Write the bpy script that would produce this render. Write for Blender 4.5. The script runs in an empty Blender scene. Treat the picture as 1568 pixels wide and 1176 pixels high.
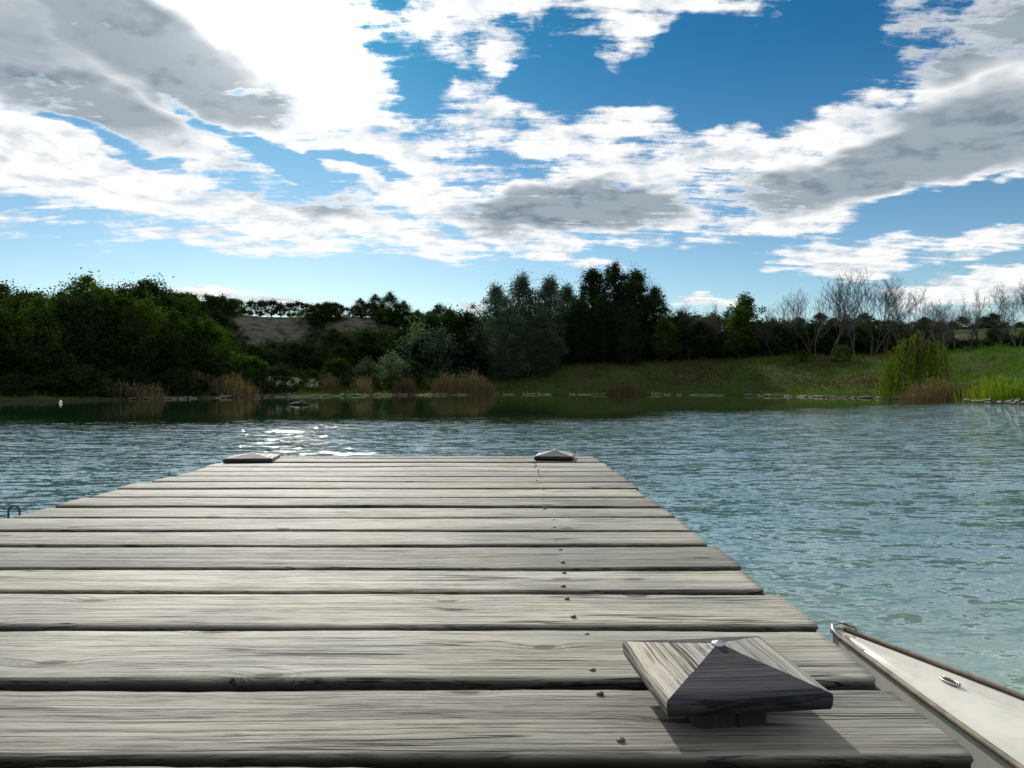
import bpy, math, random
import numpy as np
from mathutils import Vector, noise as mnoise

rng = np.random.default_rng(7)
random.seed(7)
F = 1141.0
CAMZ = 0.95
scene = bpy.context.scene
scene.view_settings.view_transform = 'Standard'
scene.view_settings.look = 'None'
scene.view_settings.exposure = 0
SUN_AZ, SUN_EL = math.radians(-17), math.radians(27.5)
SUNV = Vector((math.sin(SUN_AZ)*math.cos(SUN_EL), math.cos(SUN_AZ)*math.cos(SUN_EL), math.sin(SUN_EL)))

# ------------------------------------------------------------------ node helper
class NT:
    def __init__(s, tree):
        s.t = tree; s.n = tree.nodes; s.l = tree.links
    def put(s, sock, v):
        if v is None: return
        if isinstance(v, bpy.types.NodeSocket): s.l.new(v, sock)
        else:
            if isinstance(v, (tuple, list)) and len(v) == 3 and sock.type == 'RGBA': v = (*v, 1)
            sock.default_value = v
    def math(s, op, a, b=None, c=None, clamp=False):
        n = s.n.new('ShaderNodeMath'); n.operation = op; n.use_clamp = clamp
        s.put(n.inputs[0], a); s.put(n.inputs[1], b); s.put(n.inputs[2], c)
        return n.outputs[0]
    def vm(s, op, a, b=None, scale=None):
        n = s.n.new('ShaderNodeVectorMath'); n.operation = op
        s.put(n.inputs[0], a); s.put(n.inputs[1], b)
        if scale is not None: s.put(n.inputs['Scale'], scale)
        return n.outputs['Value'] if op in ('LENGTH', 'DOT_PRODUCT', 'DISTANCE') else n.outputs[0]
    def sep(s, v):
        n = s.n.new('ShaderNodeSeparateXYZ'); s.put(n.inputs[0], v); return n.outputs
    def comb(s, x, y, z):
        n = s.n.new('ShaderNodeCombineXYZ'); s.put(n.inputs[0], x); s.put(n.inputs[1], y); s.put(n.inputs[2], z)
        return n.outputs[0]
    def noise(s, v, scale, detail=4, rough=0.55, dist=0.0, out=0, lac=2.0):
        n = s.n.new('ShaderNodeTexNoise'); s.put(n.inputs['Vector'], v)
        s.put(n.inputs['Scale'], scale); n.inputs['Detail'].default_value = detail
        n.inputs['Roughness'].default_value = rough; n.inputs['Distortion'].default_value = dist
        n.inputs['Lacunarity'].default_value = lac
        return n.outputs[out]
    def voro(s, v, scale, feature='F1', out='Distance'):
        n = s.n.new('ShaderNodeTexVoronoi'); n.voronoi_dimensions = '2D'; n.feature = feature; s.put(n.inputs['Vector'], v)
        n.inputs['Scale'].default_value = scale
        return n.outputs[out]
    def mapr(s, v, a, b, c=0.0, d=1.0, smooth=True):
        n = s.n.new('ShaderNodeMapRange'); n.interpolation_type = 'SMOOTHSTEP' if smooth else 'LINEAR'
        s.put(n.inputs[0], v)
        for i, q in enumerate((a, b, c, d)): s.put(n.inputs[i+1], q)
        return n.outputs[0]
    def mix(s, f, a, b, mode='MIX'):
        n = s.n.new('ShaderNodeMix'); n.data_type = 'RGBA'; n.blend_type = mode
        s.put(n.inputs[0], f); s.put(n.inputs[6], a); s.put(n.inputs[7], b)
        return n.outputs[2]
    def mapping(s, v, scale=(1,1,1), loc=(0,0,0), rot=(0,0,0), typ='POINT'):
        n = s.n.new('ShaderNodeMapping'); n.vector_type = typ; s.put(n.inputs[0], v)
        n.inputs['Location'].default_value = loc; n.inputs['Rotation'].default_value = rot
        n.inputs['Scale'].default_value = scale
        return n.outputs[0]

def new_mat(name):
    m = bpy.data.materials.new(name); m.use_nodes = True
    nt = NT(m.node_tree); b = m.node_tree.nodes['Principled BSDF']
    return m, nt, b

# ------------------------------------------------------------------ world
def build_world():
    w = bpy.data.worlds.new("World"); scene.world = w; w.use_nodes = True
    nt = NT(w.node_tree); bg = w.node_tree.nodes['Background']
    sky = nt.n.new('ShaderNodeTexSky'); sky.sky_type = 'NISHITA'; sky.sun_disc = False
    sky.sun_elevation = SUN_EL; sky.sun_rotation = SUN_AZ % (2*math.pi)
    sky.air_density = 1.0; sky.dust_density = 0.3; sky.ozone_density = 2.5; sky.altitude = 200
    tc = nt.n.new('ShaderNodeTexCoord')
    d = nt.vm('NORMALIZE', tc.outputs['Generated'])
    x, y, z = nt.sep(d)
    az = nt.math('MULTIPLY', nt.math('ARCTAN2', x, y), 57.2958)
    el = nt.math('MULTIPLY', nt.math('ARCSINE', z), 57.2958)
    zz = nt.math('ADD', nt.math('ABSOLUTE', z), 0.15)
    P = nt.comb(nt.math('DIVIDE', x, zz), nt.math('DIVIDE', y, zz), 0.0)
    wn = nt.noise(P, 2.6, 3, 0.6, out=1)
    wv = nt.vm('MULTIPLY', nt.vm('SUBTRACT', wn, (0.5, 0.5, 0.5)), (10.0, 6.0, 0.0))
    fade = nt.mapr(el, 2.0, 16.0, 0.25, 1.0)
    wv = nt.vm('SCALE', wv, scale=fade)
    AE = nt.vm('ADD', nt.comb(az, el, 0.0), wv)
    def blob(px, py, rx, ry, tilt=0.0, amp=1.0, soft=0.0):
        a = math.degrees(math.atan((px-784)/F)); e = math.degrees(math.atan((588-py)/math.hypot(F, px-784)))
        m = nt.mapping(AE, scale=(rx/19.0*1.35, ry/19.0*1.35, 1), loc=(a, e, 0), rot=(0, 0, math.radians(tilt)), typ='TEXTURE')
        ln = nt.vm('DOT_PRODUCT', m, m)
        return nt.math('MULTIPLY_ADD', ln, -amp, amp)
    def bmax(lst):
        r = None
        for q in lst:
            b = blob(*q)
            r = b if r is None else nt.math('MAXIMUM', r, b)
        return nt.math('MAXIMUM', r, 0.0)
    clouds = [
        (200, 60, 420, 170, 0, 1.15), (80, 215, 280, 95, -4, 1.1), (470, 90, 210, 140, -20, 1.1),
        (570, 210, 150, 60, -25, .98), (190, 290, 400, 46, -7, 1.05), (430, 335, 300, 32, -6, 1.0),
        (640, 285, 200, 55, -8, .95), (930, 195, 160, 58, 6, .98), (1080, 250, 340, 46, 9, .95),
        (1270, 180, 210, 36, 14, .85), (880, 325, 210, 50, 0, 1.15),
        (1430, 225, 260, 66, 10, 1.25), (1530, 150, 150, 80, 25, 1.25), (1510, 35, 190, 80, -15, 1.2),
        (1240, 332, 220, 19, 6, 1.0), (1290, 390, 95, 24, 0, 1.05), (1530, 374, 75, 15, 5, 1.0),
        (780, 12, 210, 44, 10, .84), (990, 20, 220, 46, 8, .84), (740, 92, 90, 26, 0, .78),
        (935, 84, 100, 26, 0, .78), (700, 175, 120, 55, 0, .80), (340, 452, 130, 11, -3, 1.0), (1095, 463, 60, 10, 0, .9),
        (1500, 440, 130, 22, 8, 1.0), (830, 380, 62, 18, 0, .9), (915, 405, 50, 12, 0, .9), (730, 463, 26, 7, 0, .9)]
    M = bmax(clouds)
    out1 = nt.mapr(el, 33.0, 40.0, 0.0, 0.66)
    out2 = nt.mapr(nt.math('ABSOLUTE', az), 39.0, 50.0, 0.0, 0.7)
    M = nt.math('MAXIMUM', M, nt.math('MAXIMUM', out1, out2))
    f1 = nt.noise(P, 2.3, 6, 0.66, 0.15)
    f1b = nt.noise(nt.vm('ADD', P, (SUNV.x*0.07, SUNV.y*0.07, 0.0)), 2.3, 4, 0.66, 0.15)
    f2 = nt.noise(nt.vm('MULTIPLY', d, (1.0, 1.0, 1.8)), 15.0, 6, 0.68)
    ps = nt.mapping(P, scale=(0.8, 3.6, 1), rot=(0, 0, math.radians(-14)))
    f3 = nt.noise(ps, 4.0, 5, 0.68, 0.3)
    e1 = nt.math('MULTIPLY', nt.math('SUBTRACT', f1, 0.5), 1.5); e2 = nt.math('MULTIPLY', nt.math('SUBTRACT', f2, 0.5), 1.6)
    e3 = nt.math('MULTIPLY', nt.math('SUBTRACT', f3, 0.5), 1.7)
    dens = nt.math('ADD', nt.math('ADD', e1, e2), e3)
    damp = nt.mapr(M, 0.0, 0.3, 0.35, 1.0)
    dens = nt.math('ADD', nt.math('MULTIPLY', dens, damp), nt.math('SUBTRACT', M, 0.45))
    holes = bmax([(620, 118, 80, 40, -30, .85), (1180, 98, 200, 62, 5, .95), (470, 262, 80, 15, -20, .75), (330, 198, 70, 16, -25, .7),
                  (170, 225, 90, 13, -15, .75), (560, 250, 80, 13, -12, .6), (860, 110, 70, 50, 0, .6),
                  (1290, 60, 110, 60, 15, .8), (1480, 302, 160, 16, 5, .6), (700, 268, 70, 9, -8, .4)])
    dens = nt.math('SUBTRACT', dens, holes)
    alpha = nt.mapr(dens, -0.12, 0.38, 0.0, 1.0)
    grays = bmax([(215, 55, 170, 62, -20, 1.25), (90, 140, 150, 38, -15, 1.1), (385, 150, 60, 40, 0, 1.0), (20, 60, 110, 70, 0, .8),
                  (885, 326, 140, 30, 0, 1.5), (1400, 240, 230, 34, 8, 1.35), (1530, 185, 110, 50, 0, 1.1), (1510, 25, 140, 52, 0, 1.25),
                  (440, 300, 110, 20, -15, .9)])
    gsh = nt.math('ADD', nt.math('MULTIPLY', e1, 0.9), nt.math('MULTIPLY', e2, .30))
    gray = nt.math('MULTIPLY', nt.mapr(nt.math('ADD', grays, nt.math('MULTIPLY', gsh, 0.8)), 0.10, 0.95, 0.0, 1.0), nt.mapr(dens, 0.05, 0.45))
    rel = nt.math('ADD', nt.math('MULTIPLY', nt.math('SUBTRACT', f1, f1b), 6.0), nt.math('MULTIPLY', e3, 0.30))
    rel = nt.math('ADD', rel, nt.math('MULTIPLY', e2, 0.40))
    rel = nt.mapr(rel, -0.80, 0.20, 0.0, 1.0)
    ccol = nt.mix(rel, (0.64, 0.71, 0.78), (1.0, 1.0, 1.0))
    dcol = nt.mix(rel, (0.19, 0.25, 0.31), (0.33, 0.40, 0.46))
    gc = nt.math('MULTIPLY', gray, 0.97, clamp=True)
    ccol = nt.mix(gc, ccol, dcol)
    g = nt.vm('DOT_PRODUCT', d, tuple(SUNV))
    g = nt.math('MAXIMUM', g, 0.0)
    glow = nt.math('ADD', nt.math('MULTIPLY', nt.math('POWER', g, 230.0), 3.2), nt.math('MULTIPLY', nt.math('POWER', g, 30.0), 0.16))
    glow = nt.math('MULTIPLY', glow, nt.math('MULTIPLY_ADD', gc, -0.75, 1.0))
    gl = nt.vm('SCALE', (10.0, 9.8, 9.4), scale=glow)
    ccol = nt.vm('ADD', nt.vm('SCALE', ccol, scale=10.0), gl)
    tint = nt.mix(nt.mapr(el, 0.0, 26.0), (0.92, 1.02, 1.0), (0.11, 0.51, 0.70))
    skyc = nt.vm('MULTIPLY', sky.outputs[0], tint)
    fin = nt.mix(alpha, skyc, ccol)
    nt.l.new(fin, bg.inputs[0]); bg.inputs[1].default_value = 0.1
    try: w.cycles.sampling_method = 'MANUAL'; w.cycles.sample_map_resolution = 512
    except Exception: pass
build_world()

sun = bpy.data.lights.new("sun", 'SUN'); sun.energy = 4.3; sun.angle = math.radians(0.5); sun.color = (1.0, 0.95, 0.86)
so = bpy.data.objects.new("sun", sun); scene.collection.objects.link(so)
so.rotation_euler = SUNV.to_track_quat('Z', 'Y').to_euler()

cam = bpy.data.cameras.new("camera"); cam.sensor_width = 36; cam.lens = F/1568*36; cam.clip_end = 8000; cam.clip_start = 0.05
co = bpy.data.objects.new("camera", cam); scene.collection.objects.link(co)
co.location = (0, 0, CAMZ); co.rotation_euler = (math.radians(90), 0, 0); scene.camera = co

# ------------------------------------------------------------------ mesh helper (all quads)
class QB:
    def __init__(s): s.v = []; s.f = []; s.m = []; s.t = []; s.n = 0
    def add(s, V, Q, mat=0, tint=0.5):
        V = np.asarray(V, float).reshape(-1, 3); Q = np.asarray(Q, int).reshape(-1, 4)
        s.v.append(V); s.f.append(Q+s.n); s.m.append(np.full(len(Q), mat) if np.isscalar(mat) else np.asarray(mat)); s.n += len(V)
        s.t.append(np.full(len(V), tint) if np.isscalar(tint) else np.asarray(tint, float))
    def tube(s, pts, rads, sides=5, mat=0, tint=0.5):
        pts = [Vector(p) for p in pts]; V = []
        for i, p in enumerate(pts):
            a = pts[min(i+1, len(pts)-1)] - pts[max(i-1, 0)]
            if a.length < 1e-6: a = Vector((0, 0, 1))
            a.normalize()
            u = a.cross(Vector((0.31, 0.95, 0.05)))
            if u.length < 0.1: u = a.cross(Vector((1, 0, 0)))
            u.normalize(); w = a.cross(u)
            for k in range(sides):
                an = 2*math.pi*k/sides
                V.append(p + (u*math.cos(an)+w*math.sin(an))*rads[i])
        Q = []
        for i in range(len(pts)-1):
            for k in range(sides):
                Q.append((i*sides+k, i*sides+(k+1) % sides, (i+1)*sides+(k+1) % sides, (i+1)*sides+k))
        s.add([tuple(v) for v in V], Q, mat, tint)
    def leaves(s, C, size, mat=1, tint=None, asp=0.55, up=0.0):
        C = np.asarray(C); n = len(C)
        u = rng.normal(size=(n, 3)); u[:, 2] -= up; u /= np.linalg.norm(u, axis=1)[:, None]
        w = np.cross(u, rng.normal(size=(n, 3))); w /= np.linalg.norm(w, axis=1)[:, None]
        sz = size*rng.uniform(0.6, 1.3, n)[:, None]
        V = np.stack([C+u*sz, C+w*sz*asp, C-u*sz, C-w*sz*asp], 1).reshape(-1, 3)
        Q = np.arange(4*n).reshape(-1, 4)
        s.add(V, Q, mat, np.repeat(tint if tint is not None else rng.random(n), 4))
    def mesh(s, name, mats, smooth=False):
        V = np.concatenate(s.v); Q = np.concatenate(s.f); M = np.concatenate(s.m); T = np.concatenate(s.t)
        me = bpy.data.meshes.new(name)
        me.vertices.add(len(V)); me.vertices.foreach_set('co', V.astype(np.float32).ravel())
        me.loops.add(len(Q)*4); me.loops.foreach_set('vertex_index', Q.astype(np.int32).ravel())
        me.polygons.add(len(Q)); me.polygons.foreach_set('loop_start', np.arange(0, len(Q)*4, 4, dtype=np.int32))
        try: me.polygons.foreach_set('loop_total', np.full(len(Q), 4, dtype=np.int32))
        except Exception: pass
        me.polygons.foreach_set('material_index', M.astype(np.int32))
        if smooth: me.polygons.foreach_set('use_smooth', np.ones(len(Q), dtype=bool))
        for m in mats: me.materials.append(m)
        a = me.attributes.new('tint', 'FLOAT', 'POINT'); a.data.foreach_set('value', T.astype(np.float32))
        me.update(calc_edges=True); me.validate()
        return me

def obj(name, me, parent=None, loc=(0, 0, 0)):
    o = bpy.data.objects.new(name, me); scene.collection.objects.link(o); o.location = loc
    if parent: o.parent = parent
    return o
def empty(name, loc=(0, 0, 0)):
    o = bpy.data.objects.new(name, None); scene.collection.objects.link(o); o.location = loc; o.empty_display_size = 0.2
    return o

# ------------------------------------------------------------------ materials
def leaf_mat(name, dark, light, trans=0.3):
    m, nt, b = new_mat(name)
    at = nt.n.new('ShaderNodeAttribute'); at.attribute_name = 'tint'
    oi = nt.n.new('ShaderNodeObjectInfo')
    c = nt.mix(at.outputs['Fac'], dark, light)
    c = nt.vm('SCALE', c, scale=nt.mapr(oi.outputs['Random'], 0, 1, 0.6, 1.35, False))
    df = nt.n.new('ShaderNodeBsdfDiffuse'); nt.l.new(c, df.inputs[0])
    tr = nt.n.new('ShaderNodeBsdfTranslucent'); nt.l.new(nt.vm('MULTIPLY', c, (1.5, 1.6, 0.6)), tr.inputs[0])
    ms = nt.n.new('ShaderNodeMixShader'); ms.inputs[0].default_value = trans
    nt.l.new(df.outputs[0], ms.inputs[1]); nt.l.new(tr.outputs[0], ms.inputs[2])
    nt.l.new(ms.outputs[0], m.node_tree.nodes['Material Output'].inputs[0])
    m.node_tree.nodes.remove(b)
    return m
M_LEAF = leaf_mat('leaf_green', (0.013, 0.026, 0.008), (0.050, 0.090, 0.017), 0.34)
M_LEAFD = leaf_mat('leaf_dark', (0.009, 0.019, 0.009), (0.028, 0.050, 0.018), 0.22)
M_SILV = leaf_mat('leaf_silver', (0.028, 0.048, 0.034), (0.085, 0.125, 0.085), 0.25)
M_YEL = leaf_mat('leaf_yellowgreen', (0.05, 0.08, 0.009), (0.12, 0.16, 0.018), 0.4)
M_REED = leaf_mat('reed_straw', (0.060, 0.044, 0.024), (0.155, 0.118, 0.068), 0.12)
M_GRASS = leaf_mat('grass_blade', (0.050, 0.042, 0.017), (0.046, 0.104, 0.012), 0.32)

m, nt, b = new_mat('bark'); M_BARK = m
tc = nt.n.new('ShaderNodeTexCoord')
nt.l.new(nt.mix(nt.noise(nt.mapping(tc.outputs['Object'], (6, 6, 1.2)), 3, 2), (0.025, 0.021, 0.018), (0.070, 0.060, 0.052)), b.inputs['Base Color'])
b.inputs['Roughness'].default_value = 0.9

def wood_mat(name, light, dark, along='X', crack=1.0, rnd=(0.82, 1.12), con=1.0):
    m, nt, b = new_mat(name)
    tc = nt.n.new('ShaderNodeTexCoord'); oi = nt.n.new('ShaderNodeObjectInfo')
    v = tc.outputs['Object']
    if along == 'Y': v = nt.mapping(v, rot=(0, 0, math.radians(90)))
    if along == 'Z': v = nt.mapping(v, rot=(0, math.radians(90), 0))
    off = nt.math('MULTIPLY', oi.outputs['Random'], 37.0)
    v = nt.vm('ADD', v, nt.comb(off, nt.math('MULTIPLY', off, 1.7), 0.0))
    kv = nt.mapping(v, (1.8, 4.2, 2.0))
    kv = nt.vm('ADD', kv, nt.vm('SCALE', nt.noise(v, 6.0, 1, out=1), scale=0.10))
    kd = nt.voro(kv, 1.0)
    kn = nt.mapr(kd, 0.0, 0.24, 1.0, 0.0)
    knc = nt.mapr(kd, 0.030, 0.062, 1.0, 0.0)
    kring = nt.math('MULTIPLY', nt.mapr(nt.math('SINE', nt.math('MULTIPLY', kd, 230.0)), -1, 1), nt.mapr(kd, 0.06, 0.16, 1.0, 0.0))
    low = nt.noise(nt.mapping(v, (1.1, 4, 4)), 1.0, 2)
    x, y, z = nt.sep(v)
    yy = nt.math('ADD', y, nt.math('MULTIPLY', nt.math('SUBTRACT', low, 0.5), 0.05))
    yy = nt.math('ADD', yy, nt.math('MULTIPLY', nt.math('POWER', kn, 2.0), 0.024))
    gv = nt.comb(x, yy, z)
    g1 = nt.noise(nt.mapping(gv, (1.4, 190, 30)), 1.0, 3, 0.6)
    g2 = nt.noise(nt.mapping(gv, (10, 620, 90)), 1.0, 3, 0.65)
    g0 = nt.noise(nt.mapping(gv, (0.5, 40, 10)), 1.0, 3, 0.6)
    cr = nt.noise(nt.mapping(gv, (0.6, 22, 20)), 1.0, 3, 0.5, 0.2)
    crk = nt.mapr(nt.math('ABSOLUTE', nt.math('SUBTRACT', cr, 0.5)), 0.0, 0.014, 1.0, 0.0)
    gate = nt.mapr(nt.noise(nt.mapping(v, (1.5, 8, 3)), 1.0, 2), 0.50, 0.57)
    crk = nt.math('MULTIPLY', nt.math('MULTIPLY', crk, gate), crack)
    fc = nt.mapr(nt.math('MULTIPLY', g2, nt.math('ADD', g1, 0.5)), 0.53, 0.68)
    patch = nt.noise(nt.mapping(v, (0.9, 3.0, 3.0)), 1.8, 5, 0.66)
    stain = nt.noise(nt.mapping(v, (0.6, 1.6, 2.0)), 2.2, 4, 0.6)
    base = nt.mix(nt.mapr(patch, 0.32, 0.66), light, tuple(c*q for c, q in zip(light, (0.56, 0.59, 0.66))))
    base = nt.mix(nt.math('MULTIPLY', nt.mapr(stain, 0.48, 0.72), 0.45), base, tuple(c*q for c, q in zip(light, (0.60, 0.57, 0.40))))
    base = nt.mix(nt.math('MULTIPLY', nt.mapr(g0, 0.42, 0.64), 0.28*con), base, dark)
    base = nt.mix(nt.math('MULTIPLY', nt.mapr(g1, 0.42, 0.70), 0.46*con), base, dark)
    base = nt.mix(nt.math('MULTIPLY', fc, 0.72*con), base, tuple(c*.3 for c in dark))
    base = nt.mix(nt.math('MULTIPLY', kring, 0.45), base, dark)
    base = nt.mix(nt.math('MULTIPLY', knc, 0.85), base, (0.06, 0.047, 0.035))
    base = nt.mix(crk, base, (0.012, 0.011, 0.011))
    base = nt.vm('SCALE', base, scale=nt.mapr(oi.outputs['Random'], 0, 1, rnd[0], rnd[1], False))
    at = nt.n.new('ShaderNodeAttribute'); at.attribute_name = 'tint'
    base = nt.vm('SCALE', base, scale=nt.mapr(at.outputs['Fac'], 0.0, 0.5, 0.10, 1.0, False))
    nt.l.new(base, b.inputs['Base Color'])
    b.inputs['Roughness'].default_value = 0.7; b.inputs['Specular IOR Level'].default_value = 0.2
    h = nt.math('ADD', nt.math('MULTIPLY', g1, -0.6), nt.math('MULTIPLY', fc, -0.45))
    h = nt.math('ADD', h, nt.math('MULTIPLY', crk, -1.8)); h = nt.math('ADD', h, nt.math('MULTIPLY', g0, -0.7))
    bp = nt.n.new('ShaderNodeBump'); bp.inputs['Strength'].default_value = 0.8; bp.inputs['Distance'].default_value = 0.0034
    nt.l.new(h, bp.inputs['Height']); nt.l.new(bp.outputs[0], b.inputs['Normal'])
    return m
M_WOOD = wood_mat('weathered_plank', (0.47, 0.45, 0.365), (0.14, 0.13, 0.11), rnd=(0.68, 1.12))
M_WOODX = wood_mat('cap_wood_shaded', (0.066, 0.070, 0.077), (0.016, 0.016, 0.018), rnd=(1, 1), con=1.2)  # dark-stained cap wood, with the front facet's shade put into its colour
M_WOODY = wood_mat('cap_wood_lit', (0.58, 0.54, 0.46), (0.15, 0.14, 0.12), along='Y', rnd=(1, 1), con=1.1)  # lighter copy: sunlight on the side facets put into its colour
M_POST = wood_mat('post_wood', (0.050, 0.046, 0.042), (0.018, 0.016, 0.015), along='Z')

def simple(name, col, rough=0.5, metal=0.0, var=0.25, sc=8):
    m, nt, b = new_mat(name); tc = nt.n.new('ShaderNodeTexCoord')
    nz = nt.noise(tc.outputs['Object'], sc, 6, 0.65)
    c = nt.mix(nt.mapr(nz, 0.35, 0.7), col, tuple(q*(1-var) for q in col))
    nt.l.new(c, b.inputs['Base Color']); b.inputs['Roughness'].default_value = rough; b.inputs['Metallic'].default_value = metal
    return m
M_STEEL = simple('galvanised_steel', (0.45, 0.45, 0.46), 0.4, 0.9, 0.4, 60)
M_RUST = simple('dark_iron', (0.07, 0.06, 0.055), 0.6, 0.5, 0.4, 60)
M_BOAT = simple('cream_gelcoat', (0.66, 0.64, 0.56), 0.45, 0, 0.28, 5)
M_RAIL = simple('boat_rub_rail', (0.26, 0.21, 0.15), 0.7, 0, 0.6, 25)
M_BUOY = simple('buoy_white', (0.75, 0.75, 0.73), 0.5, 0, 0.15, 6)

# ------------------------------------------------------------------ terrain
LAKE = np.array([(-26.6, 38.7), (-23, 45), (-18, 54), (-10, 63), (1, 67), (12.8, 66), (20.8, 57), (24.0, 49), (24.6, 41.7),
                 (23.6, 34), (27, 25), (33, 12), (29, -3), (9, -4.6), (-10, -4.8), (-34, -3), (-43, 12), (-37, 30)], float)
def sdist(X, Y):
    d = np.full(X.shape, 1e9); ins = np.zeros(X.shape, bool)
    n = len(LAKE)
    for i in range(n):
        a = LAKE[i]; c = LAKE[(i+1) % n]; e = c-a
        t = np.clip(((X-a[0])*e[0]+(Y-a[1])*e[1])/(e@e), 0, 1)
        d = np.minimum(d, np.hypot(X-a[0]-t*e[0], Y-a[1]-t*e[1]))
        cond = ((a[1] > Y) != (c[1] > Y)) & (X < (c[0]-a[0])*(Y-a[1])/((c[1]-a[1]) + 1e-12)+a[0])
        ins ^= cond
    return np.where(ins, -d, d)
def ss(a, b, x):
    t = np.clip((x-a)/(b-a), 0, 1); return t*t*(3-2*t)
def wob(X, Y):
    return (np.sin(X*0.55+1.3*np.sin(Y*0.23))*0.5+np.sin(Y*0.71+X*0.17+2)*0.5+np.sin(X*1.7+Y*1.1)*0.25)
def hgt(X, Y):
    X = np.asarray(X, float); Y = np.asarray(Y, float)
    d = sdist(X, Y)+wob(X, Y)*0.35
    r = ss(-6, 10, X)
    bk = 1.5+1.7*r
    h = -1.3*ss(0, -3, d)*1.0 + 0.22*ss(-0.25, 0.25, d) - 0.1
    h = h + ss(0.3, 13, d)*bk*np.where(Y > 8, 1, 0.25)
    rh = 10.2-3.2*ss(0, 40, X)
    far = ss(20, 40, Y)
    h = h + far*ss(36+wob(X*0.3, 0)*2.5, 44+wob(X*0.3, 9)*2.5, d)*(rh-bk)
    h = h + wob(X*0.7, Y*0.7)*0.16*ss(1, 8, d)+wob(X*1.9, Y*1.9+3)*0.07*ss(1, 5, d)
    return h
def axis(parts):
    return np.unique(np.concatenate([np.linspace(*p) for p in parts]))
xs = axis([(-3000, -200, 15), (-200, -60, 48), (-60, 60, 241), (60, 200, 48), (200, 3000, 15)])
ys = axis([(-2000, -40, 12), (-40, 24, 33), (24, 120, 193), (120, 300, 40), (300, 4000, 20)])
GX, GY = np.meshgrid(xs, ys); GZ = hgt(GX, GY)
q = QB(); nx_, ny_ = len(xs), len(ys)
idx = np.arange(nx_*ny_).reshape(ny_, nx_)
Q = np.stack([idx[:-1, :-1], idx[:-1, 1:], idx[1:, 1:], idx[1:, :-1]], -1).reshape(-1, 4)
q.add(np.stack([GX, GY, GZ], -1).reshape(-1, 3), Q)
m, nt, b = new_mat('ground_grass_soil'); tc = nt.n.new('ShaderNodeTexCoord'); ge = nt.n.new('ShaderNodeNewGeometry')
v = tc.outputs['Object']
n1 = nt.noise(v, 0.22, 5, 0.6); n2 = nt.noise(v, 2.4, 4, 0.65)
c = nt.mix(nt.mapr(n1, 0.38, 0.62), (0.040, 0.036, 0.017), (0.030, 0.062, 0.011))
c = nt.mix(nt.mapr(n2, 0.5, 0.75), c, (0.050, 0.042, 0.023))
nz = nt.sep(ge.outputs['Normal'])[2]
n3 = nt.noise(nt.mapping(v, (1, 1, 3)), 0.8, 4, 0.7)
c = nt.mix(nt.mapr(nz, 0.88, 0.76), c, nt.mix(nt.mapr(n3, .34, .56), (0.035, 0.037, 0.025), (0.125, 0.115, 0.098)))
pz = nt.sep(v)[2]
c = nt.mix(nt.mapr(pz, 0.22, 0.05), c, (0.028, 0.024, 0.016))
nt.l.new(c, b.inputs['Base Color']); b.inputs['Roughness'].default_value = 0.95; b.inputs['Specular IOR Level'].default_value = 0.1
M_GROUND = m
obj('ground', q.mesh('ground', [M_GROUND], True))

# ------------------------------------------------------------------ water
wx = np.array([-60, -20, 0, 20, 60.]); wy = np.array([-12, 0, 20, 50, 90.])
q = QB(); X, Y = np.meshgrid(wx, wy); idx = np.arange(25).reshape(5, 5)
q.add(np.stack([X, Y, X*0], -1).reshape(-1, 3), np.stack([idx[:-1, :-1], idx[:-1, 1:], idx[1:, 1:], idx[1:, :-1]], -1).reshape(-1, 4))
m, nt, b = new_mat('lake_water'); tc = nt.n.new('ShaderNodeTexCoord'); v = tc.outputs['Object']
x, y, z = nt.sep(v)
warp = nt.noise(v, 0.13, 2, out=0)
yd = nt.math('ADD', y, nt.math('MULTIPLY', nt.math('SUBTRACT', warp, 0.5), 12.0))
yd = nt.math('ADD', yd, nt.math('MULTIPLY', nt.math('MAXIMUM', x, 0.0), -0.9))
wind = nt.mapr(yd, 23.0, 14.5, 0.028, 1.0)
gust = nt.mapr(nt.noise(nt.mapping(v, (0.3, 0.9, 1)), 1.0, 3), 0.3, 0.7, 0.5, 1.3)
st = nt.math('MULTIPLY', wind, gust)
a1 = nt.vm('SUBTRACT', nt.noise(nt.mapping(v, (6, 15, 1), rot=(0, 0, 0.3)), 1.0, 2, 0.6, 0.5, out=1), (0.5, 0.5, 0.5))
a2 = nt.vm('SUBTRACT', nt.noise(nt.mapping(v, (1.6, 5.0, 1), rot=(0, 0, -0.25)), 1.0, 1, 0.5, 0.3, out=1), (0.5, 0.5, 0.5))
a3 = nt.vm('SUBTRACT', nt.noise(nt.mapping(v, (22, 50, 1), rot=(0, 0, .5)), 1.0, 1, 0.5, out=1), (0.5, 0.5, 0.5))
t = nt.vm('ADD', nt.vm('SCALE', a1, scale=0.85), nt.vm('ADD', nt.vm('SCALE', a2, scale=0.45), nt.vm('SCALE', a3, scale=0.40)))
t = nt.vm('MULTIPLY', t, (0.75, 1.15, 0.0)); t = nt.vm('SCALE', t, scale=st)
N = nt.vm('NORMALIZE', nt.vm('ADD', t, (0, 0, 1)))
nt.l.new(N, b.inputs['Normal'])
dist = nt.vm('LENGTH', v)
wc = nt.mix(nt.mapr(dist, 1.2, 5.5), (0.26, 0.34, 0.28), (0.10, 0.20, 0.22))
wc = nt.mix(nt.mapr(yd, 12.0, 20.0), wc, (0.010, 0.028, 0.010))  # far water darkened: the trees' reflection put into the body colour
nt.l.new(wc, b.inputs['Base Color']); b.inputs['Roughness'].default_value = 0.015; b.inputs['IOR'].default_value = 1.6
obj('lake_water', q.mesh('lake_water', [m]))

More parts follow.
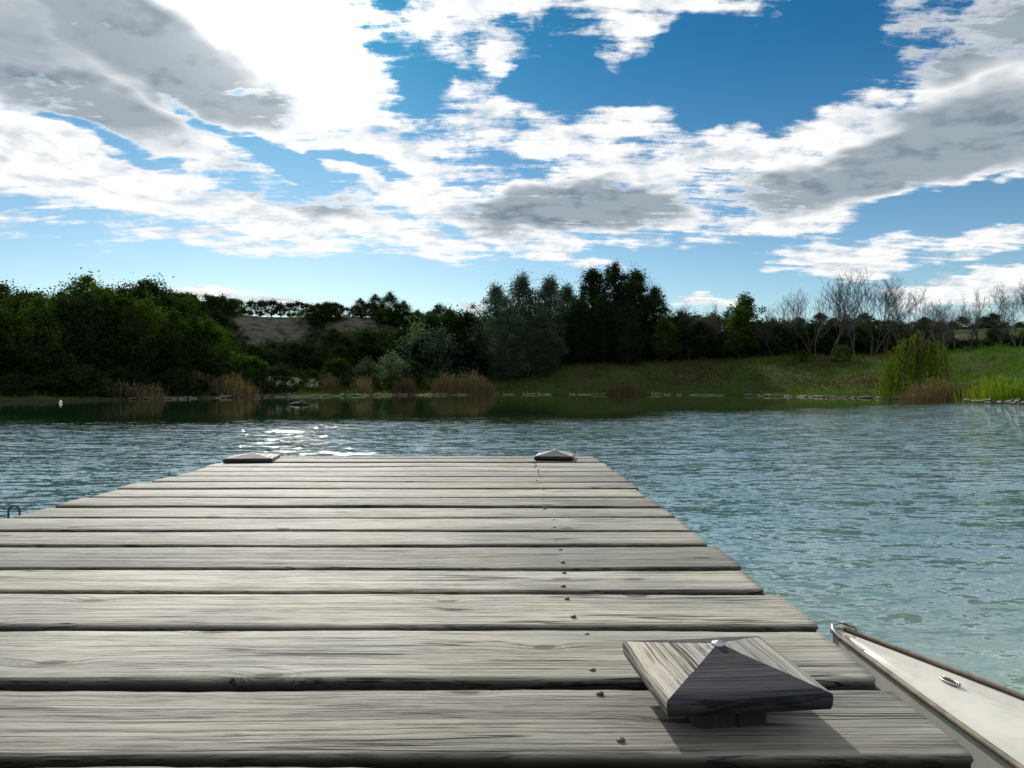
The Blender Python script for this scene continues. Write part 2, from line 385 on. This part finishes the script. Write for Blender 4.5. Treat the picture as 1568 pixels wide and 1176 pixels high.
# ------------------------------------------------------------------ trees
def tree_mesh(name, H, W, leafmat, base=0.15, ncl=60, per=120, ls=0.17, prof='round', clr=0.6, trunk_r=0.16, seed=1, fill=0.35):
    rr = np.random.default_rng(seed); q = QB()
    tp = [(0, 0, -0.3)]; tr = [trunk_r*1.2]
    for i in range(1, 7):
        t = i/6; tp.append((rr.normal()*0.12*t, rr.normal()*0.12*t, H*0.9*t)); tr.append(trunk_r*(1-0.85*t))
    q.tube(tp, tr, 6, 0)
    C = []; T = []
    ph = rr.random(3)*6.28
    for i in range(ncl):
        t = rr.random()
        if prof == 'round': r = math.sin(math.pi*min(1, (t*0.92+0.10)))**0.6
        elif prof == 'cone': r = (1-t)**0.7*min(1, t*5+0.35)
        elif prof == 'column': r = min(1, t*4+0.3)*(1-t**3)**0.7
        elif prof == 'wide': r = math.sqrt(max(0.02, 1-(t*1.0)**2))
        an = rr.random()*2*math.pi
        r *= W/2*(0.75+0.5*rr.random())*(1+.22*math.sin(an*2+ph[0]+t*5)+.15*math.sin(an*3+ph[1]-t*9))
        rad = r*(fill+(1-fill)*rr.random()**0.5)
        c = np.array([math.cos(an)*rad, math.sin(an)*rad, H*(base+(1-base)*t*(1-.12*rr.random()))-clr*0.4])
        k = rr.integers(per//2, per)
        cr = clr*(0.45+1.0*rr.random())
        pts = c+rr.normal(size=(k, 3))*cr*np.array([0.55, 0.55, 0.5])
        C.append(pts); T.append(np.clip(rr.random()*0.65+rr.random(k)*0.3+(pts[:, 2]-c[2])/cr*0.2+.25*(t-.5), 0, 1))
        if i % 2 == 0:
            z0 = max(0.1*H, c[2]-rad*0.8-0.3)
            f = min(1, z0/(0.9*H)); p0 = Vector((0, 0, z0)); p1 = Vector(c)
            mid = (p0+p1)/2+Vector((0, 0, -0.1*rad))
            q.tube([p0, mid, p1], [trunk_r*0.35*(1-f*0.6), trunk_r*0.2, 0.015], 4, 0)
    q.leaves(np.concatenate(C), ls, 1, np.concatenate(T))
    return q.mesh(name, [M_BARK, leafmat])

def bare_mesh(name, H, seed, stems=3):
    rr = random.Random(seed); q = QB(); tips = []
    def grow(p, d, L, r, lev):
        pts = [p.copy()]; rad = [r]; n = 4; cur = p.copy(); dd = d.copy()
        for i in range(n):
            dd = (dd+Vector((rr.gauss(0, .14), rr.gauss(0, .14), 0.05))).normalized()
            cur = cur+dd*L/n; pts.append(cur.copy()); rad.append(max(0.009, r*(1-0.55*(i+1)/n)))
        q.tube(pts, rad, 5 if lev < 2 else 3, 0)
        if lev >= 4: tips.append(cur); return
        nb = [5, 4, 4, 3][lev]
        for k in range(nb):
            i = rr.choice([1, 2, 3, 4]) if k else 4
            bd = (dd*.8+Vector((rr.gauss(0, .5), rr.gauss(0, .5), rr.uniform(0, 0.5)))).normalized()
            grow(pts[i], bd, L*rr.uniform(0.5, 0.72), rad[i]*0.68, lev+1)
    for s in range(stems):
        a = rr.uniform(0, 6.28)
        grow(Vector((0.1*math.cos(a), 0.1*math.sin(a), -0.2)), Vector((0.3*math.cos(a), 0.3*math.sin(a), 1)).normalized(), H*0.42, 0.085, 0)
    C = np.array([tuple(t) for t in tips])
    C = C+rng.normal(size=C.shape)*0.1
    q.leaves(C, 0.03, 1)
    return q.mesh(name, [M_BARK, M_LEAF])

VAR = {
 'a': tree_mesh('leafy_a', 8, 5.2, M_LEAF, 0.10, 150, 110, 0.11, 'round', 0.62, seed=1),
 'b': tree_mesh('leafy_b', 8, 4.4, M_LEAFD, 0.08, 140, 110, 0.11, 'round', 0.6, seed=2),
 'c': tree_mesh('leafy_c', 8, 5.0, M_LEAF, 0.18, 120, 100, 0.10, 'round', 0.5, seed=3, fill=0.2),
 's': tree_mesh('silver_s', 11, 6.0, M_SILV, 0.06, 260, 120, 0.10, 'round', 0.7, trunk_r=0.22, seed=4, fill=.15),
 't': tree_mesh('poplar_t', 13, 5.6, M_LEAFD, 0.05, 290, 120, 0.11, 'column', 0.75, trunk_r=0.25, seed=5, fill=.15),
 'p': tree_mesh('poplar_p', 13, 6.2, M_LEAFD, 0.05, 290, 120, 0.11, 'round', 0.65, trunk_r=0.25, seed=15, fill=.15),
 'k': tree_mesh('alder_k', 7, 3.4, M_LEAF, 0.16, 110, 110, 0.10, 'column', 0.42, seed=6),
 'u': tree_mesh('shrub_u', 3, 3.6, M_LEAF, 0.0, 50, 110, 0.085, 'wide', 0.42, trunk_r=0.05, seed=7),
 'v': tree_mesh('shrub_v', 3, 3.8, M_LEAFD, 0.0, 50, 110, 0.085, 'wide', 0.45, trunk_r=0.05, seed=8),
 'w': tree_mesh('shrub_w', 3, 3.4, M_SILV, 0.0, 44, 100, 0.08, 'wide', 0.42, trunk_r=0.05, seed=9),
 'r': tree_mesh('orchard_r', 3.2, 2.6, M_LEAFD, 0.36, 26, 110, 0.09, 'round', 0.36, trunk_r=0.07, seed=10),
 'x': bare_mesh('bare_x', 8, 11, 2), 'y': bare_mesh('bare_y', 8, 12, 2), 'z': bare_mesh('bare_z', 8, 13, 2), 'q': bare_mesh('bare_q', 8, 14, 1),
}
def mtop(me):
    a = np.empty(len(me.vertices)*3, np.float32); me.vertices.foreach_get('co', a); return float(np.percentile(a[2::3], 99.7))
BH = {k: mtop(me) for k, me in VAR.items()}
def plant(kind, name, px, D, top, parent=None, sx=1.0, Hm=None):
    X = (px-784)/F*D; gz = float(hgt(np.array([X]), np.array([D]))[0])
    H = Hm or (CAMZ+(588-top)/F*D-gz)
    s = max(0.15, H/BH[kind])
    o = obj(name, VAR[kind], parent, (X, D, gz-0.05)); o.rotation_euler[2] = random.uniform(0, 6.28)
    w = s*sx*random.uniform(0.9, 1.1); o.scale = (w, w, s)
    return o

R = random.uniform
mass = empty('distant_tree_mass')
for row, (d0, tb) in enumerate([(0, 8), (6, 0), (13, -6)]):
    px = -60
    while px < 345:
        sh = np.interp(px, [-60, 0, 200, 400], [37, 40, 46, 55])
        topc = np.interp(px, [-60, 0, 60, 120, 200, 250, 300, 345], [434, 430, 438, 428, 430, 436, 462, 488])
        D = sh+5+d0+R(-1, 1.5)
        plant(random.choice('abcab'), 'tree', px, D, topc+tb*1.5+R(0, 24), mass, sx=1.05)
        px += R(24, 40)
px = -40
while px < 640:
    sh = np.interp(px, [-60, 0, 200, 400, 600, 700], [37, 40, 46, 55, 64, 66])
    plant(random.choice('uvvv'), 'shrub', px, sh+R(2.5, 6), R(545, 575) if px > 350 else R(530, 565), mass, 1.3)
    px += R(24, 44)
px = -60
while px < 660:
    sh = np.interp(px, [-60, 0, 200, 400, 600, 700], [37, 40, 46, 55, 64, 66])
    plant('v', 'shrub', px, sh+R(1.2, 3.0), 0, mass, 1.5, Hm=R(.8, 1.9) if px < 380 else R(.3, .9))
    px += R(12, 24)
for i in range(50):
    px = R(340, 760); D = R(76, 96)
    plant(random.choice('vbvbv'), 'shrub', px, D, R(518, 548) if px < 500 else R(500, 530), mass, 1.3)
for i in range(260):
    px = R(250, 900); D = R(84, 110)
    if abs(px-415) < 58 and D > 90: continue
    if D > 104 and px < 560: D -= 6
    plant(random.choice('vvvu'), 'shrub', px, D, 0, mass, R(.9, 1.5), Hm=R(1.2, 2.8))
row = empty('ridge_tree_row')
px = 250
while px < 560:
    t = np.interp(px, [250, 300, 400, 560], [460, 458, 459, 466])
    plant('r', 'tree', px, R(109, 113), t+R(-2, 6), row, R(1.1, 1.5)); px += R(11, 17)
for px, t in [(552, 456), (575, 450), (597, 447), (618, 460), (640, 474), (655, 478)]:
    plant('a', 'tree', px, 106, t, row, 1.2)
px = 640
while px < 1700:
    plant(random.choice('vb'), 'tree', px, R(98, 108), R(478, 496), row, 1.5); px += R(13, 22)

for px, D, t in [(660, 80, 482), (690, 82, 472), (716, 79, 476)]: plant('b', 'leafy_tree', px, D, t, None, 1.2)
for px, D, t in [(640, 77, 492), (672, 76, 500)]: plant('w', 'silver_shrub', px, D, t, None, 1.0)
for px, D, t in [(760, 78, 436), (800, 80, 420), (842, 79, 424), (868, 82, 436)]: plant('s', 'white_willow_tree', px, D, t, None, 1.0)
for px, D, t in [(780, 75, 470), (830, 75, 478)]: plant('s', 'white_willow_tree', px, D, t, None, 1.1)
for kd_, px, D, t in [('t', 908, 84, 412), ('p', 942, 82, 404), ('t', 972, 84, 414), ('p', 1003, 83, 440), ('p', 925, 78, 450), ('t', 885, 78, 460), ('p', 960, 77, 466)]: plant(kd_, 'poplar_tree', px, D, t, None, 1.0)
for px, D, t in [(1042, 80, 474), (1092, 80, 478), (1140, 76, 450), (1018, 78, 484), (1070, 84, 488)]: plant('k', 'alder_tree', px, D, t, None, 1.05)
plant('k', 'alder_tree', 1132, 74, 470, None, 1.2)
px = 1165
i = 0
while px < 1640:
    t = np.interp(px, [1168, 1210, 1260, 1330, 1400, 1440, 1500, 1560, 1640], [465, 434, 416, 406, 428, 450, 446, 412, 396])
    D = np.interp(px, [1168, 1568], [74, 58])+R(-3, 4)
    plant('xyzq'[i % 4], 'bare_tree', px, D, t+R(-4, 30), None, R(.75, 1.0)); i += 1
    px += R(14, 26)
for px in (1055, 1100, 1178): plant('y', 'bare_tree', px, 78, R(458, 470), None, .8)
hedge = empty('hedgerow')
px = 860
while px < 1660:
    D = np.interp(px, [860, 1000, 1568], [80, 80, 66])+R(0, 5)
    plant(random.choice('uvvbv'), 'shrub', px, D, R(486, 524), hedge, 1.25); px += R(10, 20)
for px, D, t in [(520, 66, 548), (563, 68, 545), (600, 68, 536), (388, 58, 545), (1385, 50, 545), (1290, 64, 528), (1530, 60, 525), (1230, 66, 535), (1480, 55, 540)]:
    plant(random.choice('uw'), 'shrub', px, D, t, None, 0.9)

def weeping(name, H, W, seed):
    rr = np.random.default_rng(seed); q = QB()
    q.tube([(0, 0, -.2), (0.1, 0, H*.4), (0, .1, H*.8)], [.13, .09, .04], 6, 0)
    C = []; T = []
    for i in range(150):
        an = rr.random()*6.28; r = W/2*rr.random()**0.6*(1+.25*math.sin(an*2+1))
        z0 = H*(1-0.45*min(1, 2*r/W)**2)*rr.uniform(.7, 1.05); L = rr.uniform(.3, .95)*z0
        q.tube([(0, .1, H*.75*min(1, z0/H)), (math.cos(an)*r*.6, math.sin(an)*r*.6, z0*1.0), (math.cos(an)*r, math.sin(an)*r, z0-.2)], [.02, .012, .006], 3, 0)
        n = int(L/0.035); zz = z0-np.linspace(0, L, n)
        f = np.linspace(0, 1, n)
        C.append(np.stack([math.cos(an)*(r+.15*f)+rr.normal(size=n)*.04, math.sin(an)*(r+.15*f)+rr.normal(size=n)*.04, zz], -1)); T.append(np.full(n, rr.random()))
    q.leaves(np.concatenate(C), 0.07, 1, np.concatenate(T), .35, up=1.5)
    return q.mesh(name, [M_BARK, M_YEL])
wm = weeping('weeping_willow', 4.0, 3.4, 3)
for px, D, ht in [(1406, 45.5, 508)]:
    X = (px-784)/F*D; gz = float(hgt(np.array([X]), np.array([D]))[0]); o = obj('weeping_willow_tree', wm, None, (X, D, gz))
    s = (CAMZ+(588-ht)/F*D-gz)/4.0; o.scale = (s*1.15, s*1.15, s)
X = (1362-784)/F*46.5; o = obj('weeping_willow_tree', wm, None, (X, 46.5, float(hgt(np.array([X]), np.array([46.5]))[0]))); o.scale = (.42, .42, .55); o.rotation_euler[2] = 2

# grass blades on banks
n = 330000
gx = rng.uniform(-45, 62, n); gy = rng.uniform(30, 92, n); gd = sdist(gx, gy)
k = (gd > 0.1) & (gd < 24) & (np.abs(gx) < gy*0.78) & ((gx > -17) | (rng.random(n) < .15))
gx, gy, gd = gx[k], gy[k], gd[k]; gz = hgt(gx, gy); n = len(gx)
tuft = (np.sin(gx*1.9+np.sin(gy*2.3)*1.5)*np.sin(gy*1.6+gx*.5) > .5)
hh = rng.uniform(.06, .22, n)*(1+1.3*(rng.random(n) > .95)+1.2*tuft); an = rng.random(n)*6.28; wd = rng.uniform(.02, .045, n)
lx, ly = rng.normal(size=n)*.08, rng.normal(size=n)*.08
P0 = np.stack([gx-np.cos(an)*wd, gy-np.sin(an)*wd, gz-.03], -1); P1 = np.stack([gx+np.cos(an)*wd, gy+np.sin(an)*wd, gz-.03], -1)
P2 = np.stack([gx+lx+np.cos(an)*wd*.2, gy+ly, gz+hh], -1); P3 = np.stack([gx+lx-np.cos(an)*wd*.2, gy+ly, gz+hh], -1)
green = 0.45+0.55*np.sin(gx*.35+2*np.sin(gy*.21))*np.sin(gy*.4+1)+rng.normal(size=n)*.22+0.6*ss(4, 0.3, gd)
green = green*0.8+0.9*ss(26, 32, gx)*(gy < 60)
q = QB(); q.add(np.stack([P0, P1, P2, P3], 1).reshape(-1, 3), np.arange(4*n).reshape(-1, 4), 0, np.repeat(np.clip(green, 0, 1.6), 4))
obj('bank_grass', q.mesh('bank_grass', [M_GRASS]))

def reeds(px0, px1, D, top, n, name='reed_clump', dep=1.6, mat=None):
    x0, x1 = (px0-784)/F*D, (px1-784)/F*D; cx = (x0+x1)/2
    H = CAMZ+(588-top)/F*D; q = QB()
    X = rng.uniform(x0, x1, n); Y = D+rng.uniform(-dep/2, dep/2, n)
    e = 1-0.5*np.abs((X-cx)/(x1-x0)*2)**3
    hh = H*rng.uniform(.5, 1.08, n)*e*(0.88+0.12*np.sin(X*2.3+D)+.06*np.sin(X*7)); z0 = -0.25
    an = rng.normal(size=n)*.8; wd = rng.uniform(.008, .02, n); lx = rng.normal(size=n)*.2; ly = rng.normal(size=n)*.15
    A = lambda s, f, zz: np.stack([X+lx*f+s*np.cos(an)*wd*(1-.6*f), Y+ly*f+s*np.sin(an)*wd*(1-.6*f), zz], -1)
    q.add(np.stack([A(-1, 0, np.full(n, z0)), A(1, 0, np.full(n, z0)), A(1, 1, hh), A(-1, 1, hh)], 1).reshape(-1, 3)-np.array([cx, D, 0]), np.arange(4*n).reshape(-1, 4), 0, np.repeat(rng.random(n), 4))
    kk = rng.random(n) < .35
    q.leaves(np.stack([X+lx, Y+ly, hh], -1)[kk]-np.array([cx, D, 0]), .10, 0, rng.uniform(.5, 1, kk.sum()), .3, up=2)
    obj(name, q.mesh(name, [mat or M_REED]), None, (cx, D, 0))
reeds(262, 390, 52.5, 570, 1100); reeds(60, 250, 46, 578, 700); reeds(490, 520, 61, 573, 330); reeds(543, 570, 63, 574, 300); reeds(604, 636, 64, 570, 380)
reeds(662, 756, 66, 568, 1200); reeds(932, 974, 66, 578, 420); reeds(1390, 1500, 41.8, 580, 1000, dep=2.2); reeds(1350, 1385, 47, 592, 120)
reeds(1480, 1640, 38.5, 572, 900, 'green_reed_clump', 3, M_YEL)

# timber shore edging
M_LOG = wood_mat('driftwood', (0.34, 0.31, 0.25), (0.09, 0.075, 0.06))
edge = empty('timber_shore_edging')
q = QB()
for i, (a, c) in enumerate(zip(LAKE[1:10], LAKE[2:11])):
    L = np.linalg.norm(c-a); n = int(L/0.45); dirv = (c-a)/L
    nrm = np.array([-dirv[1], dirv[0]])
    for k in range(n):
        p = a+dirv*(k*0.45+R(-.1, .1))
        for sft in np.linspace(-1.0, 1.4, 25):
            pp = p+nrm*sft
            if float(hgt(np.array([pp[0]]), np.array([pp[1]]))[0]) > -0.03: break
        p = pp
        if R(0, 1) < (.10 if i > 4 else .45): continue
        z = .07+R(-.04, .07)+(.06 if i > 5 else 0)
        if R(0, 1) < .4:
            q.tube([(p[0]+R(-.1, .1), p[1], -.4), (p[0]+R(-.08, .08), p[1]+R(-.1, .1), z+R(0.02, .22))], [.045, .04], 6, 0)
        e = p+dirv*R(.4, 1.0)+np.array([R(-.1, .1), R(-.1, .1)])
        q.tube([(p[0], p[1], z-.05), (e[0], e[1], z+R(-.08, .04))], [R(.03, .07), R(.03, .06)], 6, 0)
obj('stakes_and_logs', q.mesh('stakes_and_logs', [M_LOG], True), edge)

q = QB(); q.tube([(-.45, 0, .02), (-.2, .02, .05), (.1, 0, .06), (.3, -.03, .05), (.5, .02, .0)], [.03, .07, .08, .06, .03], 8, 0)
q.tube([(.05, 0, .08), (.12, 0, .17), (.22, 0, .19)], [.05, .035, .02], 6, 0)
D = 34; obj('floating_log', q.mesh('floating_log', [M_POST], True), None, ((458-784)/F*D, D, 0.0))
q = QB(); q.tube([(0, 0, -.1), (0, 0, -.05), (0, 0, .06), (0, 0, .10), (0, 0, .15), (0, 0, .16)], [.02, .07, .08, .05, .03, .01], 12, 0)
D = 37; obj('mooring_buoy', q.mesh('mooring_buoy', [M_BUOY], True), None, ((93-784)/F*D, D, 0.0))

# ------------------------------------------------------------------ dock
dock = empty('wooden_dock')
gaps = [-4.2, -3.93, -3.66, -3.4, -3.13, -2.87, -2.6, -2.34, -2.07, -1.8, -1.55, -1.28, -1.02, -.76, -.5, -.24, .02, .24, .48, .73, .988, 1.248, 1.533, 1.80, 2.025, 2.31, 2.545, 2.80, 3.05, 3.29, 3.56, 3.80, 4.04, 4.28, 4.52, 4.76, 5.0, 5.16]
gw = [random.uniform(.032, .044) for _ in gaps]
for i_, v_ in [(20, .034), (21, .038), (22, .042), (23, .030), (24, .034), (25, .036)]: gw[i_] = v_
DZ = 0.45
def plank(name, y0, y1, x0, x1, zt, th, seed, ga, gb):
    nx = 150; X = np.linspace(x0, x1, nx)
    def edge_n(s2): return np.array([mnoise.noise(Vector((x*1.1, seed*3.1+s2, 0)))*.011+mnoise.noise(Vector((x*5, seed*3.1, 5+s2)))*.007+mnoise.noise(Vector((x*22, seed, 5+s2)))*.0035 for x in X])
    n1, n2 = edge_n(0), edge_n(40)
    tw = np.array([mnoise.noise(Vector((x*.8, seed*7.7, 0)))*.004 for x in X])
    sag = np.array([mnoise.noise(Vector((x*1.2, seed*5.7, 9)))*.003 for x in X])
    ya = y0+ga/2+n1*.7; yb = y1-gb/2+n2*.7
    cols = []
    e = .006
    prof = [(0, 0.004, -th), (0, 0, -.012), (0, 0, -e), (0, e*.35, -e*.3), (0, e*1.5, 0), (.33, 0, .0015), (.66, 0, .0012), (1, -e*1.5, 0), (1, -e*.35, -e*.3), (1, 0, -e), (1, 0, -.012), (1, -.004, -th)]
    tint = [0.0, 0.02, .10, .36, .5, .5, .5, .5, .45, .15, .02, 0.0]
    for (f, dy, dz) in prof:
        yy = ya*(1-f)+yb*f+dy
        cols.append(np.stack([X, yy, zt+dz+tw*(f-.5)*1.2+sag], -1))
    m_ = len(cols); V = np.stack(cols, 1)
    for j in range(m_):
        V[-1, j, 0] += mnoise.noise(Vector((j*.7, seed, 3)))*.008; V[0, j, 0] += mnoise.noise(Vector((j*.7, seed, 8)))*.008
    T = np.tile(np.array(tint), nx)
    idx = np.arange(nx*m_).reshape(nx, m_)
    Q = [(idx[i, j], idx[i+1, j], idx[i+1, (j+1) % m_], idx[i, (j+1) % m_]) for i in range(nx-1) for j in range(m_)]
    for end in (0, nx-1):
        for j in range(m_//2-1):
            a_ = (idx[end, j], idx[end, j+1], idx[end, m_-2-j], idx[end, m_-1-j])
            Q.append(a_ if end == 0 else a_[::-1])
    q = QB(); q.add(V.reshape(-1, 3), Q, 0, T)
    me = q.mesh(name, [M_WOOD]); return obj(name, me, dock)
for i in range(len(gaps)-1):
    y0, y1 = gaps[i], gaps[i+1]; yc = (y0+y1)/2
    xr = np.interp(yc, [0, 2.3, 3.2, 5.1], [.622, .625, .605, .563])+R(-.018, .014)
    xl = -np.interp(yc, [0, 3, 5.1], [1.9, 1.88, 1.84])+R(-.04, .04)
    plank('plank_%d' % (i+1), y0, y1, xl, xr, DZ+R(-.0025, .0025), .036, i+1, gw[i], gw[i+1])
q = QB()
def screw(x, y, z=DZ, r=.006):
    q.tube([(x, y, z-.006), (x, y, z+.002), (x, y, z+.003), (x, y, z+.0031)], [r, r, r*.8, .0005], 10, 0)
for i in range(len(gaps)-1):
    y0, y1 = gaps[i], gaps[i+1]; w = y1-y0
    for f in (.2, .78):
        if R(0, 1) < .85: screw(.136+R(-.012, .018), y0+w*(f+R(-.06, .06)))
obj('screws', q.mesh('screws', [M_RUST], True), dock)
def box(q, x0, x1, y0, y1, z0, z1, mat=0, bev=.004):
    ring = lambda x, i: [(x, y0+i, z0+i), (x, y1-i, z0+i), (x, y1-i, z1-i), (x, y0+i, z1-i)]
    V = ring(x0, bev)+ring(x0+bev, 0)+ring(x1-bev, 0)+ring(x1, bev)
    Q = [(3, 2, 1, 0), (12, 13, 14, 15)]
    for r in range(3):
        for k in range(4): Q.append((r*4+k, r*4+(k+1) % 4, r*4+4+(k+1) % 4, r*4+4+k))
    q.add(V, Q, mat)
for k, X0 in enumerate([-1.70, -.7, .10, .46]):
    q = QB(); box(q, X0-.04, X0+.04, -4.1, 5.08, DZ-.16, DZ-.048); obj('stringer_%d' % (k+1), q.mesh('stringer', [M_POST]), dock)
q = QB(); box(q, -1.8, .665, 1.30, 1.40, DZ-.14, DZ-.0485); obj('cross_beam_1', q.mesh('cross_beam', [M_POST]), dock)
q = QB(); box(q, -1.8, .50, 5.085, 5.13, DZ-.18, DZ-.0485); obj('cross_beam_2', q.mesh('cross_beam', [M_POST]), dock)

def cap_post(px_, py_, ang, S, zt, tag, hgt_ap=.040, mats=None):
    h = S/2; z1 = zt; z0 = zt-.024
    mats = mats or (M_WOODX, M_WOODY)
    cs = [(-h, -h), (h, -h), (h, h), (-h, h)]
    par = empty('post_'+tag, (px_, py_, 0)); par.parent = dock; par.rotation_euler[2] = ang
    for k in range(4):
        a, c = cs[k], cs[(k+1) % 4]
        q = QB(); n = 8; rows = []
        for r_ in range(n+1):
            f = 1-r_/n; f2 = max(f, .02)
            rows.append([(a[0]*f2*(1-s)+c[0]*f2*s, a[1]*f2*(1-s)+c[1]*f2*s, z1+hgt_ap*(1-f)+mnoise.noise(Vector((s*3, f*4, k*9+px_*7)))*.0012) for s in np.linspace(.004/f2*.3, 1-.004/f2*.3, 7)])
        sk = []
        for (f, z) in [(.93, z0-.0), (.985, z0+.002), (1.0, z0+.008), (1.006, z1-.005)]:
            sk.append([(a[0]*f*(1-s)+c[0]*f*s, a[1]*f*(1-s)+c[1]*f*s, z) for s in np.linspace(0, 1, 7)])
        inner = [[(a[0]*.3*(1-s)+c[0]*.3*s, a[1]*.3*(1-s)+c[1]*.3*s, z0) for s in np.linspace(0, 1, 7)]]
        rows = inner+sk+rows
        V = [p for r_ in rows for p in r_]
        T = [t_ for ri in range(len(rows)) for t_ in [(.2 if ri < 4 else .5)]*7]
        Q = [(i*7+j, i*7+j+1, (i+1)*7+j+1, (i+1)*7+j) for i in range(len(rows)-1) for j in range(6)]
        q.add(V, Q, 0, T)
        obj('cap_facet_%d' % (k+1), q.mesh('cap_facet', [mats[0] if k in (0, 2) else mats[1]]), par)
    q = QB(); p = .055
    box(q, -p, p, -p, p, -1.0, z0+.001, 0, .006)
    obj('pile', q.mesh('pile', [M_POST]), par)
    q = QB(); q.tube([(0, 0, z1+hgt_ap-.004), (0, 0, z1+hgt_ap+.001), (0, 0, z1+hgt_ap+.002), (0, 0, z1+hgt_ap+.0021)], [.010, .010, .009, .0005], 16, 0)
    q.tube([(0, 0, z1+hgt_ap+.001), (0, 0, z1+hgt_ap+.0035), (0, 0, z1+hgt_ap+.004)], [.005, .004, .0003], 6, 0)
    obj('cap_screw', q.mesh('cap_screw', [M_STEEL], True), par)
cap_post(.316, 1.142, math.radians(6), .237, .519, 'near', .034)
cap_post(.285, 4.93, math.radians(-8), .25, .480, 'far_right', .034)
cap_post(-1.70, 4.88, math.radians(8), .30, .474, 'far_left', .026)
q = QB(); pts = [(math.cos(a)*.018, 0, .016+math.sin(a)*.018) for a in np.linspace(0, math.pi, 9)]
pts = [(.018, 0, -.02)]+pts+[(-.018, 0, -.02)]
q.tube(pts, [.004]*len(pts), 8, 0); o = obj('mooring_staple', q.mesh('mooring_staple', [M_RUST], True), dock, (-1.925, 2.88, DZ-.005)); o.rotation_euler[2] = .5

# ------------------------------------------------------------------ boat (bow away from viewer)
boat = empty('rowing_boat', (.865, 1.97, 0.0)); boat.rotation_euler[2] = math.atan2(-.97, .26)
ST = np.concatenate([np.linspace(0, .5, 14), np.linspace(.56, 3.3, 26)])
def hb(t):  return 0.02+0.62*(1-math.exp(-t*0.36))*(1-0.06*max(0, t-2))
def sheer(t): return .30-.03*min(t, 1.5)
q = QB(); rows = []
for t in ST:
    w = hb(t); z = sheer(t)
    rows.append([(t, -w, z), (t, -w*.96, z-.10), (t+.03, -w*.82, z-.22), (t+.1, -w*.5, -.10), (t+.12, 0, -.13), (t+.1, w*.5, -.10), (t+.03, w*.82, z-.22), (t, w*.96, z-.10), (t, w, z)])
m_ = 9; V = [p for r_ in rows for p in r_]
Q = [(i*m_+j, i*m_+j+1, (i+1)*m_+j+1, (i+1)*m_+j) for i in range(len(rows)-1) for j in range(m_-1)]
Q += [(0, 1, 7, 8), (1, 2, 6, 7), (2, 3, 5, 6)]
L_ = (len(rows)-1)*m_; Q += [(L_+8, L_+7, L_+1, L_), (L_+7, L_+6, L_+2, L_+1), (L_+6, L_+5, L_+3, L_+2)]
q.add(V, Q); obj('hull', q.mesh('hull', [M_BOAT], True), boat)
q = QB(); rows = []
for t in ST:
    w = hb(t)-.012; z = sheer(t)-.014
    if t <= 1.2: rows.append([(t, -w, z+.01), (t, -w+.018, z-.004), (t, -w*.5, z+.006), (t, 0, z+.010), (t, w*.5, z+.006), (t, w-.018, z-.004), (t, w, z+.01)])
V = [p for r_ in rows for p in r_]; q.add(V, [(i*7+j, i*7+j+1, (i+1)*7+j+1, (i+1)*7+j) for i in range(len(rows)-1) for j in range(6)])
T2 = [t for t in ST if t >= 1.15]
for s_ in (-1, 1):
    V = []
    for t in T2:
        w = hb(t); z = sheer(t)-.006
        V += [(t, s_*(w-.01), z), (t, s_*(w-.11), z), (t, s_*(w-.13), z-.22)]
    q.add(V, [(i*3+j, i*3+j+1, (i+1)*3+j+1, (i+1)*3+j) for i in range(len(T2)-1) for j in range(2)])
V = []
for t in T2: V += [(t, -(hb(t)-.12), .02), (t, hb(t)-.12, .02)]
q.add(V, [(i*2, i*2+1, i*2+3, i*2+2) for i in range(len(T2)-1)])
obj('deck', q.mesh('deck', [M_BOAT], True), boat)
q = QB()
for s_ in (-1, 1):
    q.tube([(t, s_*(hb(t)+.002), sheer(t)) for t in ST], [.0065]*len(ST), 8, 0)
q.tube([(0, -hb(0), sheer(0)), (-.01, 0, sheer(0)), (0, hb(0), sheer(0))], [.0065]*3, 8, 0)
obj('rub_rail', q.mesh('rub_rail', [M_RAIL], True), boat)
q = QB()
pts = [(.05, -.035, .295), (.02, -.035, .310), (.0, -.02, .314), (-.01, 0, .315), (.0, .02, .314), (.02, .035, .310), (.05, .035, .295)]
q.tube(pts, [.005]*7, 8, 0)
obj('bow_handle', q.mesh('bow_handle', [M_STEEL], True), boat)
q = QB(); t0 = .33
ring = [(t0+.024*math.cos(a), .025+.010*math.sin(a), sheer(t0)-.001) for a in np.linspace(0, 2*math.pi, 17)]
q.tube(ring, [.0028]*17, 6, 0)
q.add([(t0, .025, sheer(t0)+.0004)]+[(x_, y_, z_+.0012) for x_, y_, z_ in ring], [(0, i, i+1, i+2) for i in range(1, 16, 2)], 1)
obj('fairlead', q.mesh('fairlead', [M_STEEL, M_POST], True), boat)
for k, t in enumerate((1.7, 2.6)):
    q = QB(); w = hb(t)-.12; box(q, t-.12, t+.12, -w, w, .17, .195); obj('seat_%d' % (k+1), q.mesh('seat', [M_RAIL]), boat)
print('TRIS', sum(len(o.data.polygons) for o in bpy.data.objects if o.type == 'MESH'))
